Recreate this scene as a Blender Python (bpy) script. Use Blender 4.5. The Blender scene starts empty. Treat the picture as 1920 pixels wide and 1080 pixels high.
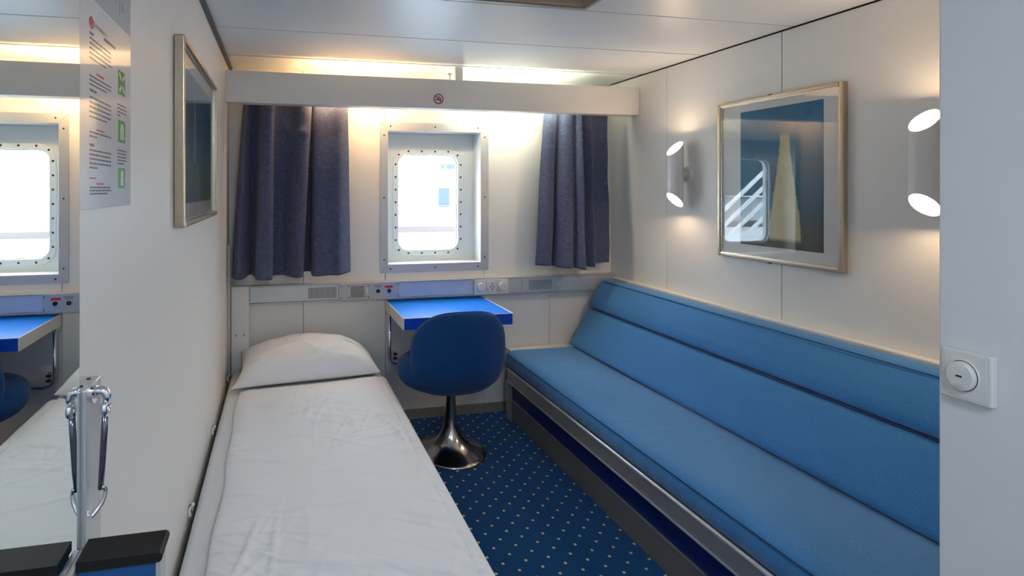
import bpy, bmesh, math, random
from mathutils import Vector, Matrix
random.seed(7)
PI = math.pi
scene = bpy.context.scene
C = scene.collection

# ------------------------------------------------------------------ camera
cam_d = bpy.data.cameras.new('camera'); cam = bpy.data.objects.new('camera', cam_d); C.objects.link(cam)
cam.location = (0, 0, 1.41)
cam.rotation_euler = (PI/2, 0, -math.atan(185/950))
cam_d.sensor_width = 36; cam_d.lens = 950/1920*36
cam_d.shift_x = 249/1920; cam_d.shift_y = -185/1920
cam_d.clip_start = .02; cam_d.clip_end = 2000
scene.camera = cam
# ------------------------------------------------------------------ sky, exposure
w = bpy.data.worlds.new('overcast_sky'); scene.world = w; w.use_nodes = True
bg = w.node_tree.nodes['Background']; bg.inputs['Color'].default_value = (.74, .87, 1, 1); bg.inputs['Strength'].default_value = 9.0
scene.view_settings.view_transform = 'Standard'; scene.view_settings.look = 'None'
scene.view_settings.exposure = 1.0; scene.view_settings.gamma = 1; scene.view_settings.use_curve_mapping = False
TUBE_WARM, TUBE_COOL, SCONCE, FILL = 27.0, 24.0, 52.0, 31.0  # last value: strength of the added fill lamp behind the camera

# ------------------------------------------------------------------ materials
MATS = {}
def mat(name, col, rough=.5, metal=0, spec=.5, vary=0, vscale=8, bump=0, bscale=200, stretch=None, sheen=0, coat=0, coat_r=.03, emit=None, estr=0, bdist=.002):
    if name in MATS: return MATS[name]
    m = bpy.data.materials.new(name); m.use_nodes = True; MATS[name] = m
    nt = m.node_tree; N = nt.nodes; L = nt.links; p = N['Principled BSDF']
    p.inputs['Base Color'].default_value = (*col, 1); p.inputs['Roughness'].default_value = rough
    p.inputs['Metallic'].default_value = metal; p.inputs['Specular IOR Level'].default_value = spec
    p.inputs['Sheen Weight'].default_value = sheen; p.inputs['Coat Weight'].default_value = coat; p.inputs['Coat Roughness'].default_value = coat_r
    if emit: p.inputs['Emission Color'].default_value = (*emit, 1); p.inputs['Emission Strength'].default_value = estr
    if vary or bump:
        tc = N.new('ShaderNodeTexCoord'); mp = N.new('ShaderNodeMapping'); L.new(tc.outputs['Object'], mp.inputs['Vector'])
        if stretch: mp.inputs['Scale'].default_value = stretch
    if vary:
        nz = N.new('ShaderNodeTexNoise'); nz.inputs['Scale'].default_value = vscale; nz.inputs['Detail'].default_value = 4
        L.new(mp.outputs[0], nz.inputs['Vector'])
        mx = N.new('ShaderNodeMix'); mx.data_type = 'RGBA'
        mx.inputs[6].default_value = (*[c*(1-vary) for c in col], 1); mx.inputs[7].default_value = (*[min(1, c*(1+vary)) for c in col], 1)
        L.new(nz.outputs['Fac'], mx.inputs[0]); L.new(mx.outputs[2], p.inputs['Base Color'])
    if bump:
        nb = N.new('ShaderNodeTexNoise'); nb.inputs['Scale'].default_value = bscale; nb.inputs['Detail'].default_value = 3
        L.new(mp.outputs[0], nb.inputs['Vector'])
        b = N.new('ShaderNodeBump'); b.inputs['Strength'].default_value = bump; b.inputs['Distance'].default_value = bdist
        L.new(nb.outputs['Fac'], b.inputs['Height']); L.new(b.outputs[0], p.inputs['Normal'])
    return m
def weave(name, colA, colB, scale=900, rough=.85, sheen=.2, bump=.25, dirs=((1, 1, .06), (.06, .06, 1))):
    """cloth: two crossed stretched noises (warp and weft) mix two yarn colours"""
    m = bpy.data.materials.new(name); m.use_nodes = True; MATS[name] = m
    nt = m.node_tree; N = nt.nodes; L = nt.links; p = N['Principled BSDF']
    p.inputs['Roughness'].default_value = rough; p.inputs['Sheen Weight'].default_value = sheen; p.inputs['Specular IOR Level'].default_value = .25
    tc = N.new('ShaderNodeTexCoord'); fs = []
    for sc in dirs:
        mp = N.new('ShaderNodeMapping'); mp.inputs['Scale'].default_value = sc; L.new(tc.outputs['Object'], mp.inputs['Vector'])
        nz = N.new('ShaderNodeTexNoise'); nz.inputs['Scale'].default_value = scale; nz.inputs['Detail'].default_value = 2; L.new(mp.outputs[0], nz.inputs['Vector']); fs.append(nz)
    ad = N.new('ShaderNodeMath'); ad.operation = 'ADD'; L.new(fs[0].outputs['Fac'], ad.inputs[0]); L.new(fs[1].outputs['Fac'], ad.inputs[1])
    mr = N.new('ShaderNodeMapRange'); mr.inputs[1].default_value = .75; mr.inputs[2].default_value = 1.25; L.new(ad.outputs[0], mr.inputs[0])
    mx = N.new('ShaderNodeMix'); mx.data_type = 'RGBA'; mx.inputs[6].default_value = (*colA, 1); mx.inputs[7].default_value = (*colB, 1)
    L.new(mr.outputs[0], mx.inputs[0]); L.new(mx.outputs[2], p.inputs['Base Color'])
    b = N.new('ShaderNodeBump'); b.inputs['Strength'].default_value = bump; b.inputs['Distance'].default_value = .0008; L.new(mr.outputs[0], b.inputs['Height']); L.new(b.outputs[0], p.inputs['Normal'])
    return m
def pane(name, tint=(1, 1, 1), rough=0.0):
    """thin clear glass: transparent with a Schlick reflection"""
    m = bpy.data.materials.new(name); m.use_nodes = True; nt = m.node_tree; N = nt.nodes; L = nt.links; N.remove(N['Principled BSDF'])
    out = N['Material Output']; t = N.new('ShaderNodeBsdfTransparent'); t.inputs[0].default_value = (*tint, 1)
    g = N.new('ShaderNodeBsdfGlossy'); g.inputs['Roughness'].default_value = rough
    lw = N.new('ShaderNodeLayerWeight'); lw.inputs['Blend'].default_value = .5
    pw = N.new('ShaderNodeMath'); pw.operation = 'POWER'; pw.inputs[1].default_value = 5; L.new(lw.outputs['Facing'], pw.inputs[0])
    ma = N.new('ShaderNodeMath'); ma.operation = 'MULTIPLY_ADD'; ma.inputs[1].default_value = .95; ma.inputs[2].default_value = .045; L.new(pw.outputs[0], ma.inputs[0])
    mx = N.new('ShaderNodeMixShader'); L.new(ma.outputs[0], mx.inputs[0]); L.new(t.outputs[0], mx.inputs[1]); L.new(g.outputs[0], mx.inputs[2]); L.new(mx.outputs[0], out.inputs['Surface'])
    return m
def glow(name, col, s):
    m = bpy.data.materials.new(name); m.use_nodes = True; nt = m.node_tree; nt.nodes.remove(nt.nodes['Principled BSDF'])
    e = nt.nodes.new('ShaderNodeEmission'); e.inputs[0].default_value = (*col, 1); e.inputs[1].default_value = s
    nt.links.new(e.outputs[0], nt.nodes['Material Output'].inputs['Surface']); return m

M_wall = mat('wall_laminate', (.80, .785, .765), rough=.42, spec=.4, vary=.02, vscale=3, bump=.06, bscale=420)
M_wallr = mat('partition_laminate', (.74, .745, .765), rough=.45, spec=.4, vary=.02, vscale=3, bump=.08, bscale=420)
M_ceil = mat('ceiling_panel_paint', (.73, .775, .81), rough=.36, spec=.5, vary=.02, vscale=2)
M_gap = mat('dark_joint', (.05, .05, .05), rough=.8)
M_strip = mat('grey_ceiling_strip', (.10, .10, .105), rough=.5)
M_white = mat('white_enamel', (.80, .79, .77), rough=.35)
M_winbox = mat('window_box_paint', (.72, .76, .77), rough=.35)
M_val = mat('valance_enamel', (.74, .725, .70), rough=.4, vary=.015, vscale=4)
M_alu = mat('brushed_aluminium', (.60, .61, .625), rough=.34, metal=.45, vary=.06, vscale=60, stretch=(.05, 1, 1))
M_alud = mat('dull_aluminium', (.42, .42, .41), rough=.42, metal=.6, vary=.05, vscale=40, stretch=(1, .05, 1))
M_trim = mat('window_trim_aluminium', (.58, .59, .61), rough=.4, metal=.55)
M_screw = mat('dark_screw', (.03, .03, .033), rough=.5, metal=.3)
M_dchrome = mat('dark_chrome', (.16, .17, .21), rough=.15, metal=.9)
M_chrome = mat('chrome', (.86, .86, .87), rough=.06, metal=1)
M_base = mat('polished_aluminium_base', (.60, .56, .52), rough=.17, metal=1)
M_black = mat('black_plastic', (.012, .012, .014), rough=.35)
M_blacktop = mat('black_rubber', (.010, .009, .009), rough=.55, spec=.3, bump=.2, bscale=600)
M_plast = mat('white_plastic', (.72, .715, .70), rough=.25)
M_plastg = mat('grey_plastic', (.62, .62, .62), rough=.3)
M_red = mat('red_label', (.65, .02, .02), rough=.5)
M_ink = mat('black_ink', (.02, .02, .02), rough=.6)
M_grille = mat('grille_shadow', (.02, .02, .02), rough=.8)
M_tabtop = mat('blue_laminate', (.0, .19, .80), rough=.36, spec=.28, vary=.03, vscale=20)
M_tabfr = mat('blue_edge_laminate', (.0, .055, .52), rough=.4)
M_tabedge = mat('pale_edge', (.70, .70, .67), rough=.35)
M_sofa = weave('sofa_wool', (.016, .140, .39), (.046, .235, .53), scale=420, sheen=.35, bump=.3, dirs=((1, 1, 1), (.7, 1.3, 1)))
M_sofad = mat('sofa_welt', (.008, .055, .18), rough=.8)
M_chair = weave('chair_wool', (.001, .036, .150), (.004, .068, .235), scale=420, sheen=.12, bump=.35, dirs=((1, 1, .3), (.6, .6, 1)))
M_curt = weave('curtain_cloth', (.040, .052, .112), (.125, .145, .245), scale=560, sheen=.15, bump=.15)
M_navy = mat('navy_panel', (.002, .013, .13), rough=.4)
M_grey = mat('grey_kick_panel', (.17, .165, .16), rough=.55, vary=.1, vscale=500)
M_linen = mat('white_linen', (.85, .87, .915), rough=.75, spec=.2, sheen=.1, bump=.06, bscale=900)
M_sheet = mat('white_sheet', (.73, .745, .78), rough=.8, spec=.2, bump=.05, bscale=700)
M_bluebox = mat('blue_panel', (.01, .085, .27), rough=.45)
M_beige = mat('beige_plastic', (.52, .49, .42), rough=.4)
M_frame = mat('champagne_frame', (.50, .425, .32), rough=.3, metal=.85, vary=.12, vscale=80)
M_framei = mat('frame_silver_lip', (.70, .66, .58), rough=.25, metal=.85)
M_mount = mat('mount_board', (.70, .71, .70), rough=.9)
M_sign = mat('sign_dark_red', (.33, .012, .03), rough=.4)
M_signw = mat('sign_white', (.78, .76, .74), rough=.4)
M_brown = mat('recess_brown', (.50, .42, .33), rough=.5)
M_mirror = mat('mirror_silver', (.83, .89, .89), rough=0, metal=1)
M_gedge = mat('glass_edge', (.10, .17, .15), rough=.15)
M_glass = pane('window_glass', (.97, .99, .99)); M_pglass = pane('picture_glass')
M_green = mat('sign_green', (.01, .22, .06), rough=.4); M_signy = mat('sign_pale', (.50, .62, .36), rough=.4)
M_teak = mat('teak', (.085, .060, .054), rough=.6, vary=.2, vscale=25, stretch=(.05, 1, 1))
M_deckw = mat('ship_white', (.80, .82, .84), rough=.4)
M_deck = mat('deck_paint', (.74, .77, .80), rough=.7)
M_sea = mat('harbour_water', (.05, .075, .09), rough=.25, bump=.4, bscale=2, bdist=.1)
M_hill = mat('wooded_hill', (.016, .024, .030), rough=1, vary=.5, vscale=.02)
M_snow = mat('snowy_hill', (.42, .48, .52), rough=1, vary=.25, vscale=.02)
M_blueg = mat('quay_blue', (.030, .048, .058), rough=.5)

def carpet():
    m = bpy.data.materials.new('blue_dotted_carpet'); m.use_nodes = True; nt = m.node_tree; N = nt.nodes; L = nt.links; p = N['Principled BSDF']
    p.inputs['Roughness'].default_value = .95; p.inputs['Sheen Weight'].default_value = .15; p.inputs['Specular IOR Level'].default_value = .1
    tc = N.new('ShaderNodeTexCoord'); sx = N.new('ShaderNodeSeparateXYZ'); L.new(tc.outputs['Object'], sx.inputs[0])
    def M(op, a, b=None):
        n = N.new('ShaderNodeMath'); n.operation = op
        for i, v in enumerate((a, b)):
            if v is None: continue
            if isinstance(v, (int, float)): n.inputs[i].default_value = v
            else: L.new(v, n.inputs[i])
        return n.outputs[0]
    def dots(ox, oy):
        a = M('ABSOLUTE', M('SUBTRACT', M('FLOORED_MODULO', M('SUBTRACT', sx.outputs[0], ox-.0465), .093), .0465))
        b = M('ABSOLUTE', M('SUBTRACT', M('FLOORED_MODULO', M('SUBTRACT', sx.outputs[1], oy-.042), .084), .042))
        return M('MULTIPLY', M('LESS_THAN', a, .0052), M('LESS_THAN', b, .0050))
    d = M('MAXIMUM', dots(1.334, 2.666), dots(1.334-.0465, 2.624))
    nz = N.new('ShaderNodeTexNoise'); nz.inputs['Scale'].default_value = 260; nz.inputs['Detail'].default_value = 3; L.new(tc.outputs['Object'], nz.inputs['Vector'])
    cr = N.new('ShaderNodeMix'); cr.data_type = 'RGBA'; cr.inputs[6].default_value = (.0, .036, .160, 1); cr.inputs[7].default_value = (.002, .085, .27, 1); L.new(nz.outputs['Fac'], cr.inputs[0])
    mx = N.new('ShaderNodeMix'); mx.data_type = 'RGBA'; mx.inputs[7].default_value = (.80, .64, .30, 1); L.new(d, mx.inputs[0]); L.new(cr.outputs[2], mx.inputs[6]); L.new(mx.outputs[2], p.inputs['Base Color'])
    b = N.new('ShaderNodeBump'); b.inputs['Strength'].default_value = .6; b.inputs['Distance'].default_value = .002; L.new(nz.outputs['Fac'], b.inputs['Height']); L.new(b.outputs[0], p.inputs['Normal'])
    return m
M_carpet = carpet()

# ------------------------------------------------------------------ mesh helpers
class MB:
    def __init__(s): s.v = []; s.f = []
    def add(s, vs, fs):
        o = len(s.v); s.v += [tuple(v) for v in vs]; s.f += [tuple(i+o for i in f) for f in fs]; return s
    def box(s, x0, x1, y0, y1, z0, z1):
        vs = [(x, y, z) for z in (z0, z1) for y in (y0, y1) for x in (x0, x1)]
        return s.add(vs, [(0, 2, 3, 1), (4, 5, 7, 6), (0, 1, 5, 4), (2, 6, 7, 3), (0, 4, 6, 2), (1, 3, 7, 5)])
    def loft(s, rings, caps=True, closed=True):
        n = len(rings[0]); vs = [p for r in rings for p in r]; fs = []
        for i in range(len(rings)-1):
            for j in range(n if closed else n-1):
                k = (j+1) % n; fs.append((i*n+j, i*n+k, (i+1)*n+k, (i+1)*n+j))
        if caps: fs.append(tuple(range(n))[::-1]); fs.append(tuple((len(rings)-1)*n+j for j in range(n)))
        return s.add(vs, fs)
    def cyl(s, p0, p1, r0, r1=None, n=20, caps=True):
        r1 = r0 if r1 is None else r1; p0 = Vector(p0); p1 = Vector(p1); q = (p1-p0).to_track_quat('Z', 'Y')
        return s.loft([[p + q @ Vector((r*math.cos(2*PI*i/n), r*math.sin(2*PI*i/n), 0)) for i in range(n)] for p, r in ((p0, r0), (p1, r1))], caps)
    def tube(s, path, r, n=10):
        path = [Vector(p) for p in path]; rings = []
        up = Vector((0, 0, 1)); t0 = (path[1]-path[0]).normalized()
        nrm = t0.orthogonal().normalized()
        for i, p in enumerate(path):
            t = (path[min(i+1, len(path)-1)]-path[max(i-1, 0)]).normalized()
            nrm = (nrm - t*nrm.dot(t)).normalized(); b = t.cross(nrm)
            rr = r[i] if isinstance(r, (list, tuple)) else r
            rings.append([p + (nrm*math.cos(2*PI*k/n) + b*math.sin(2*PI*k/n))*rr for k in range(n)])
        return s.loft(rings)
    def lathe(s, prof, c, n=48):
        return s.loft([[(c[0]+r*math.cos(2*PI*i/n), c[1]+r*math.sin(2*PI*i/n), c[2]+z) for i in range(n)] for r, z in prof], True)
    def grid(s, fn, nu, nv):
        vs = [fn(i/nu, j/nv) for j in range(nv+1) for i in range(nu+1)]
        return s.add(vs, [(j*(nu+1)+i, j*(nu+1)+i+1, (j+1)*(nu+1)+i+1, (j+1)*(nu+1)+i) for j in range(nv) for i in range(nu)])
    def prism(s, poly, fn0, fn1):
        """poly of 2-D points mapped by two functions to two faces"""
        return s.loft([[fn0(*p) for p in poly], [fn1(*p) for p in poly]])
def children_of(o): return o.children
def origin(p):
    o = Vector((0, 0, 0))
    while p: o += p.location; p = p.parent
    return o
def mesh(name, mb, m, parent=None, smooth=False, bevel=0, seg=2, fix=True, solid=0, sub=0, split=None):
    me = bpy.data.meshes.new(name); o = bpy.data.objects.new(name, me); C.objects.link(o)
    org = origin(parent); o.parent = parent
    me.from_pydata([(v[0]-org.x, v[1]-org.y, v[2]-org.z) for v in mb.v], [], mb.f)
    if fix:
        b = bmesh.new(); b.from_mesh(me); bmesh.ops.recalc_face_normals(b, faces=b.faces); b.to_mesh(me); b.free()
    me.materials.append(m)
    if smooth:
        for p in me.polygons: p.use_smooth = True
        if split is not None:
            me.set_sharp_from_angle(angle=split)
    if solid: md = o.modifiers.new('solid', 'SOLIDIFY'); md.thickness = solid; md.offset = 0
    if bevel: md = o.modifiers.new('bevel', 'BEVEL'); md.width = bevel; md.segments = seg; md.limit_method = 'ANGLE'; md.angle_limit = .6; md.use_clamp_overlap = True
    if sub: md = o.modifiers.new('sub', 'SUBSURF'); md.levels = sub; md.render_levels = sub
    return o
def thing(name, label, cat, loc, group=None):
    o = bpy.data.objects.new(name, None); C.objects.link(o); o.location = loc; o.empty_display_size = .05
    o['label'] = label; o['category'] = cat
    if group: o['group'] = group
    return o
def tag(o, label, cat, group=None, kind=None):
    o['label'] = label; o['category'] = cat
    if group: o['group'] = group
    if kind: o['kind'] = kind
    return o
def dup(o, parent=None):
    c = o.copy(); C.objects.link(c); c.parent = parent
    for ch in o.children: dup(ch, c)
    return c
def bx(*a): return MB().box(*a)
def rrect(x0, x1, z0, z1, r, n=8):
    pts = []
    for cx, cz, a in ((x1-r, z1-r, 0), (x0+r, z1-r, 90), (x0+r, z0+r, 180), (x1-r, z0+r, 270)):
        for k in range(n+1):
            t = math.radians(a+90*k/n); pts.append((cx+r*math.cos(t), cz+r*math.sin(t)))
    return pts
def catmull(pts, n):
    """resample a list of tuples"""
    out = []
    for q in range(n+1):
        t = q/n*(len(pts)-1); i = min(int(t), len(pts)-2); u = t-i
        p = [pts[max(0, min(len(pts)-1, i+k))] for k in (-1, 0, 1, 2)]
        out.append(tuple(.5*(2*b+(c-a)*u+(2*a-5*b+4*c-d)*u*u+(3*b-a-3*c+d)*u**3) for a, b, c, d in zip(*p)))
    return out

XL, XR, YB, ZC = -.29, 2.167, 3.03, 2.11
YF = -1.1
# ================================================================== SETTING
fl = mesh('floor', bx(XL-.05, XR+.05, YF-.05, YB+.05, -.06, 0), M_carpet); tag(fl, 'dark blue carpet with small cream dots', 'floor', kind='structure')
wl = mesh('wall_left', bx(XL-.04, XL, YF, YB+.02, 0, ZC+.0), M_wall); tag(wl, 'smooth off-white cabin wall behind the bed and mirror', 'wall', kind='structure')
wf = mesh('wall_front', bx(XL-.04, XR+.06, YF-.05, YF, 0, ZC+.1), M_wall); tag(wf, 'off-white entrance wall behind the viewer', 'wall', kind='structure')
# right wall: backing + panels
wr = mesh('wall_right', bx(XR+.016, XR+.05, YF, YB+.02, 0, ZC+.1), M_gap); tag(wr, 'off-white panelled wall behind the blue sofa', 'wall', kind='structure')
ys = [YF, .49, 1.17, 1.852, 2.53, YB+.012]
for a, b in zip(ys[:-1], ys[1:]):
    mesh('wall_panel', bx(XR, XR+.016, a+.0016, b-.0016, 0, ZC-.006), M_wall, wr, bevel=.001, seg=1)
# back wall with the window hole
WX0, WX1, WZ0, WZ1 = .645, 1.244, .951, 1.768
HX0, HX1, HZ0, HZ1 = WX0-.0125, WX1+.0125, WZ0-.0125, WZ1+.0125
bk = MB(); bk.box(XL-.04, HX0, YB+.014, YB+.04, 0, ZC+.1); bk.box(HX1, XR+.05, YB+.014, YB+.04, 0, ZC+.1)
bk.box(HX0, HX1, YB+.014, YB+.04, 0, HZ0); bk.box(HX0, HX1, YB+.014, YB+.04, HZ1, ZC+.1)
wb = mesh('wall_back', bk, M_gap); tag(wb, 'off-white panelled outer wall around the window', 'wall', kind='structure')
xs = [XL, .133, .629, 1.266, 1.72, XR]
for i, (a, b) in enumerate(zip(xs[:-1], xs[1:])):
    p = MB(); a += .0016 if i else 0; b -= .0016 if i < 4 else 0
    if i == 2:
        p.box(a, HX0, YB, YB+.014, 0, ZC+.1); p.box(HX1, b, YB, YB+.014, 0, ZC+.1); p.box(HX0, HX1, YB, YB+.014, 0, HZ0); p.box(HX0, HX1, YB, YB+.014, HZ1, ZC+.1)
    else: p.box(a, b, YB, YB+.014, 0, ZC+.1)
    mesh('wall_panel', p, M_wall, wb)
# entry partition at the right edge of the picture
wp = mesh('wall_entry', bx(1.11, XR+.015, YF, .671, 0, ZC-.001), M_wallr, bevel=.003); tag(wp, 'pale grey partition at right foreground carrying a round switch', 'wall', kind='structure')
# ceiling
RX0, RX1, RY0, RY1 = .53, 1.141, 1.335, 1.759
cb = MB(); zc0 = ZC+.016
QX0, QX1, QY0, QY1 = RX0-.0055, RX1+.0055, RY0-.0055, RY1+.0055
for a in ((XL-.04, QX0, YF, YB+.04), (QX1, XR+.05, YF, YB+.04), (QX0, QX1, YF, QY0), (QX0, QX1, QY1, YB+.04)): cb.box(a[0], a[1], a[2], a[3], zc0, zc0+.02)
ce = mesh('ceiling', cb, M_gap); tag(ce, 'pale metal panelled cabin ceiling', 'ceiling', kind='structure')
ys = [YF, -.14, .34, .825, 1.31, 1.795, 2.272, 2.742, YB]
for i, (a, b) in enumerate(zip(ys[:-1], ys[1:])):
    p = MB(); g0 = .004; g1 = .014 if i == 6 else .004; a += g0; b -= g1; x0 = XL+.018; x1 = XR-.004
    if i == 4:
        p.box(x0, QX0, a, b, ZC, zc0); p.box(QX1, x1, a, b, ZC, zc0); p.box(QX0, QX1, a, QY0, ZC, zc0); p.box(QX0, QX1, QY1, b, ZC, zc0)
    else: p.box(x0, x1, a, b, ZC, zc0)
    mesh('ceiling_panel', p, M_ceil, ce)
t1 = mesh('trim_1', bx(XL, XL+.0175, YF, YB, ZC-.016, ZC+.011), M_strip); tag(t1, 'dark grey strip where left wall meets ceiling', 'trim', kind='structure')
bb = mesh('baseboard_back', bx(XL, XR, YB-.012, YB, 0, .056), mat('baseboard_brown', (.25, .235, .20), rough=.45), bevel=.002); tag(bb, 'grey brown baseboard below the window wall', 'baseboard', kind='structure')
mesh('trim_edge', bx(XL, XR, YB-.0145, YB-.0118, .0, .006), M_alud, bb)
mesh('screw', MB().cyl((1.19, YB-.012, .03), (1.19, YB-.0145, .03), .004, n=8), M_screw, bb)

# ---- window
win = thing('window_1', 'rounded cabin window in a deep aluminium framed box', 'window', (.945, YB, .95)); win['kind'] = 'structure'
OX0, OX1, OZ0, OZ1 = .594, 1.297, .899, 1.822
def flange(pts): 
    return MB().prism(pts, lambda x, z: (x, YB-.004, z), lambda x, z: (x, YB, z))
for pts in ([(OX0, OZ1), (OX1, OZ1), (WX1, WZ1), (WX0, WZ1)], [(OX0, OZ0), (OX1, OZ0), (WX1, WZ0), (WX0, WZ0)], [(OX0, OZ0), (OX0, OZ1), (WX0, WZ1), (WX0, WZ0)], [(OX1, OZ0), (OX1, OZ1), (WX1, WZ1), (WX1, WZ0)]):
    cx = sum(p[0] for p in pts)/4; cz = sum(p[1] for p in pts)/4
    mesh('frame_strip', flange([(cx+(x-cx)*.9985, cz+(z-cz)*.9985) for x, z in pts]), M_trim, win, bevel=.001, seg=1)
YW = 3.147
fr = MB(); th = .012
fr.box(WX0-th, WX0, YB-.003, YW, WZ0-th, WZ1+th); fr.box(WX1, WX1+th, YB-.003, YW, WZ0-th, WZ1+th); fr.box(WX0, WX1, YB-.003, YW, WZ0-th, WZ0); fr.box(WX0, WX1, YB-.003, YW, WZ1, WZ1+th)
mesh('window_box', fr, M_winbox, win)
# hull plate with rounded hole
GX0, GX1, GZ0, GZ1 = .737, 1.133, 1.022, 1.634
def ringplate(o, i, y0, y1):
    n = len(o); m_ = MB()
    m_.v = [(x, y0, z) for x, z in o]+[(x, y0, z) for x, z in i]+[(x, y1, z) for x, z in o]+[(x, y1, z) for x, z in i]
    for k in range(n):
        j = (k+1) % n
        m_.f += [(k, j, n+j, n+k), (2*n+k, 3*n+k, 3*n+j, 2*n+j), (k, 2*n+k, 2*n+j, j), (n+k, n+j, 3*n+j, 3*n+k)]
    return m_
hole = rrect(GX0, GX1, GZ0, GZ1, .062)
outer = rrect(WX0-.01, WX1+.01, WZ0-.01, WZ1+.01, .0005)
mesh('hull_plate', ringplate(outer, hole, YW, YW+.05), M_winbox, win)
ro = rrect(.703, 1.165, .984, 1.667, .092)
mesh('clamp_ring', ringplate(ro, rrect(GX0-.001, GX1+.001, GZ0-.001, GZ1+.001, .062), YW-.007, YW), M_winbox, win, bevel=.0015, seg=1)
mesh('gasket', ringplate(rrect(GX0+.001, GX1-.001, GZ0+.001, GZ1-.001, .061), rrect(GX0+.005, GX1-.005, GZ0+.005, GZ1-.005, .058), YW+.014, YW+.032), M_plastg, win)
mesh('glass_pane', MB().prism(rrect(GX0+.003, GX1-.003, GZ0+.003, GZ1-.003, .06), lambda x, z: (x, YW+.02, z), lambda x, z: (x, YW+.026, z)), M_glass, win)
bolts = []
zz = [1.022+.065+i*(.612-.13)/6 for i in range(7)]
for x in (.7175, 1.1525): bolts += [(x, z) for z in zz]
xx = [.737+.065+i*(.396-.13)/3 for i in range(4)]
for z in (1.0015, 1.6535): bolts += [(x, z) for x in xx]
bolts += [(.739, 1.024), (1.131, 1.024), (.739, 1.631), (1.131, 1.631)]
b0 = None
def studs(parent, pts, y, r, name='bolt', h=.005):
    first = None
    for x, z in pts:
        if first is None:
            first = mesh(name, MB().cyl((x, y, z), (x, y-h, z), r, r*.7, n=10), M_screw, parent); bx_, bz_ = x, z
        else:
            c = first.copy(); C.objects.link(c); c.location = first.location + Vector((x-bx_, 0, z-bz_))
studs(win, bolts, YW-.007, .0064)
studs(win, [(.66, 1.797), (.945, 1.797), (1.225, 1.797), (.66, .924), (.945, .924), (1.225, .924), (.62, 1.74), (.62, 1.36), (.62, .98), (1.271, 1.74), (1.271, 1.36), (1.271, .98)], YB-.004, .0052, 'screw', .002)

# ================================================================== VALANCE WITH LAMPS
va = thing('light_valance', 'long off-white valance box hiding the lamps above the window', 'valance', (.94, 2.75, 1.867))
VX0, VX1 = XL+.006, XR-.004
mesh('front_board', bx(VX0, VX1, 2.75, 2.764, 1.867, 2.034), M_val, va, bevel=.003)
mesh('bottom_lip', bx(VX0, VX1, 2.764, 2.825, 1.867, 1.875), M_val, va, bevel=.002)
mesh('hanger', bx(.985, 1.03, 2.768, 2.79, 1.98, ZC), M_val, va, bevel=.002)
mesh('wing_screw', MB().cyl((.962, 2.80, 2.03), (.962, 2.80, 2.075), .004, n=8).cyl((.962, 2.80, 2.072), (.962, 2.80, 2.08), .014, .012, n=12), M_brown, va)
mesh('wire', MB().tube(catmull([(-.15, 2.86, 2.03), (.0, 2.87, 2.045), (.15, 2.86, 2.035), (.35, 2.87, 2.042), (.55, 2.86, 2.036)], 30), .004, 6), M_brown, va)
def tube_lamp(x0, x1, y, z, m, label):
    t = thing('fluorescent_lamp', label, 'lamp', ((x0+x1)/2, y, z-.03), 'lamps behind the valance')
    mesh('lamp_housing', bx(x0-.03, x1+.03, y-.058, y-.018, z-.05, z-.008), M_white, t, bevel=.004)
    for x in (x0-.015, x1+.015): mesh('lamp_holder', bx(x-.012, x+.012, y-.020, y+.013, z-.016, z+.016), M_plast, t)
    mesh('tube', MB().cyl((x0, y, z), (x1, y, z), .013, n=16), m, t, smooth=True)
tube_lamp(.15, .75, 2.842, 1.940, glow('warm_tube_light', (1, .60, .27), TUBE_WARM), 'warm white fluorescent tube above the curtain nearest the bed')
tube_lamp(1.12, 1.72, 2.842, 1.940, glow('cool_tube_light', (.98, .95, .70), TUBE_COOL), 'cool white fluorescent tube above the curtain nearest the sofa')
rod = mesh('curtain_rail', MB().cyl((XL+.002, 2.985, 1.955), (XR-.002, 2.985, 1.955), .007, n=12), M_alu, smooth=True, split=.7); tag(rod, 'thin aluminium curtain rail tucked behind the valance', 'curtain rail')
# no smoking sticker
ns = thing('no_smoking_sticker', 'round no smoking sticker on the valance', 'sticker', (.877, 2.7495, 1.921))
cx, cz = .877, 1.921
mesh('backing', MB().cyl((cx, 2.7500, cz), (cx, 2.7492, cz), .0300, n=40), M_signw, ns)
n = 40; o = [(cx+.0290*math.cos(2*PI*i/n), cz+.0290*math.sin(2*PI*i/n)) for i in range(n)]; i_ = [(cx+.0232*math.cos(2*PI*i/n), cz+.0232*math.sin(2*PI*i/n)) for i in range(n)]
mesh('red_ring', ringplate(o, i_, 2.7484, 2.7492), M_sign, ns)
def flat(pts, y0, y1): return MB().prism(pts, lambda x, z: (x, y0, z), lambda x, z: (x, y1, z))
mesh('cigarette', flat([(cx-.019, cz-.0065), (cx+.017, cz-.0065), (cx+.017, cz-.0012), (cx-.019, cz-.0012)], 2.7486, 2.7492), M_ink, ns)
sm = MB()
for off in (0, .006):
    path = catmull([(cx-.002+off, cz+.016), (cx+.000+off, cz+.010), (cx+.005+off, cz+.005), (cx+.011+off*.5, cz+.004), (cx+.0135, cz+.0)], 14)
    for p, q in zip(path[:-1], path[1:]):
        d = Vector((q[0]-p[0], q[1]-p[1])).normalized(); nn = (-d.y*.0014, d.x*.0014)
        sm.prism([(p[0]-nn[0], p[1]-nn[1]), (q[0]-nn[0], q[1]-nn[1]), (q[0]+nn[0], q[1]+nn[1]), (p[0]+nn[0], p[1]+nn[1])], lambda x, z: (x, 2.7486, z), lambda x, z: (x, 2.7492, z))
mesh('smoke', sm, M_ink, ns)
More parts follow.
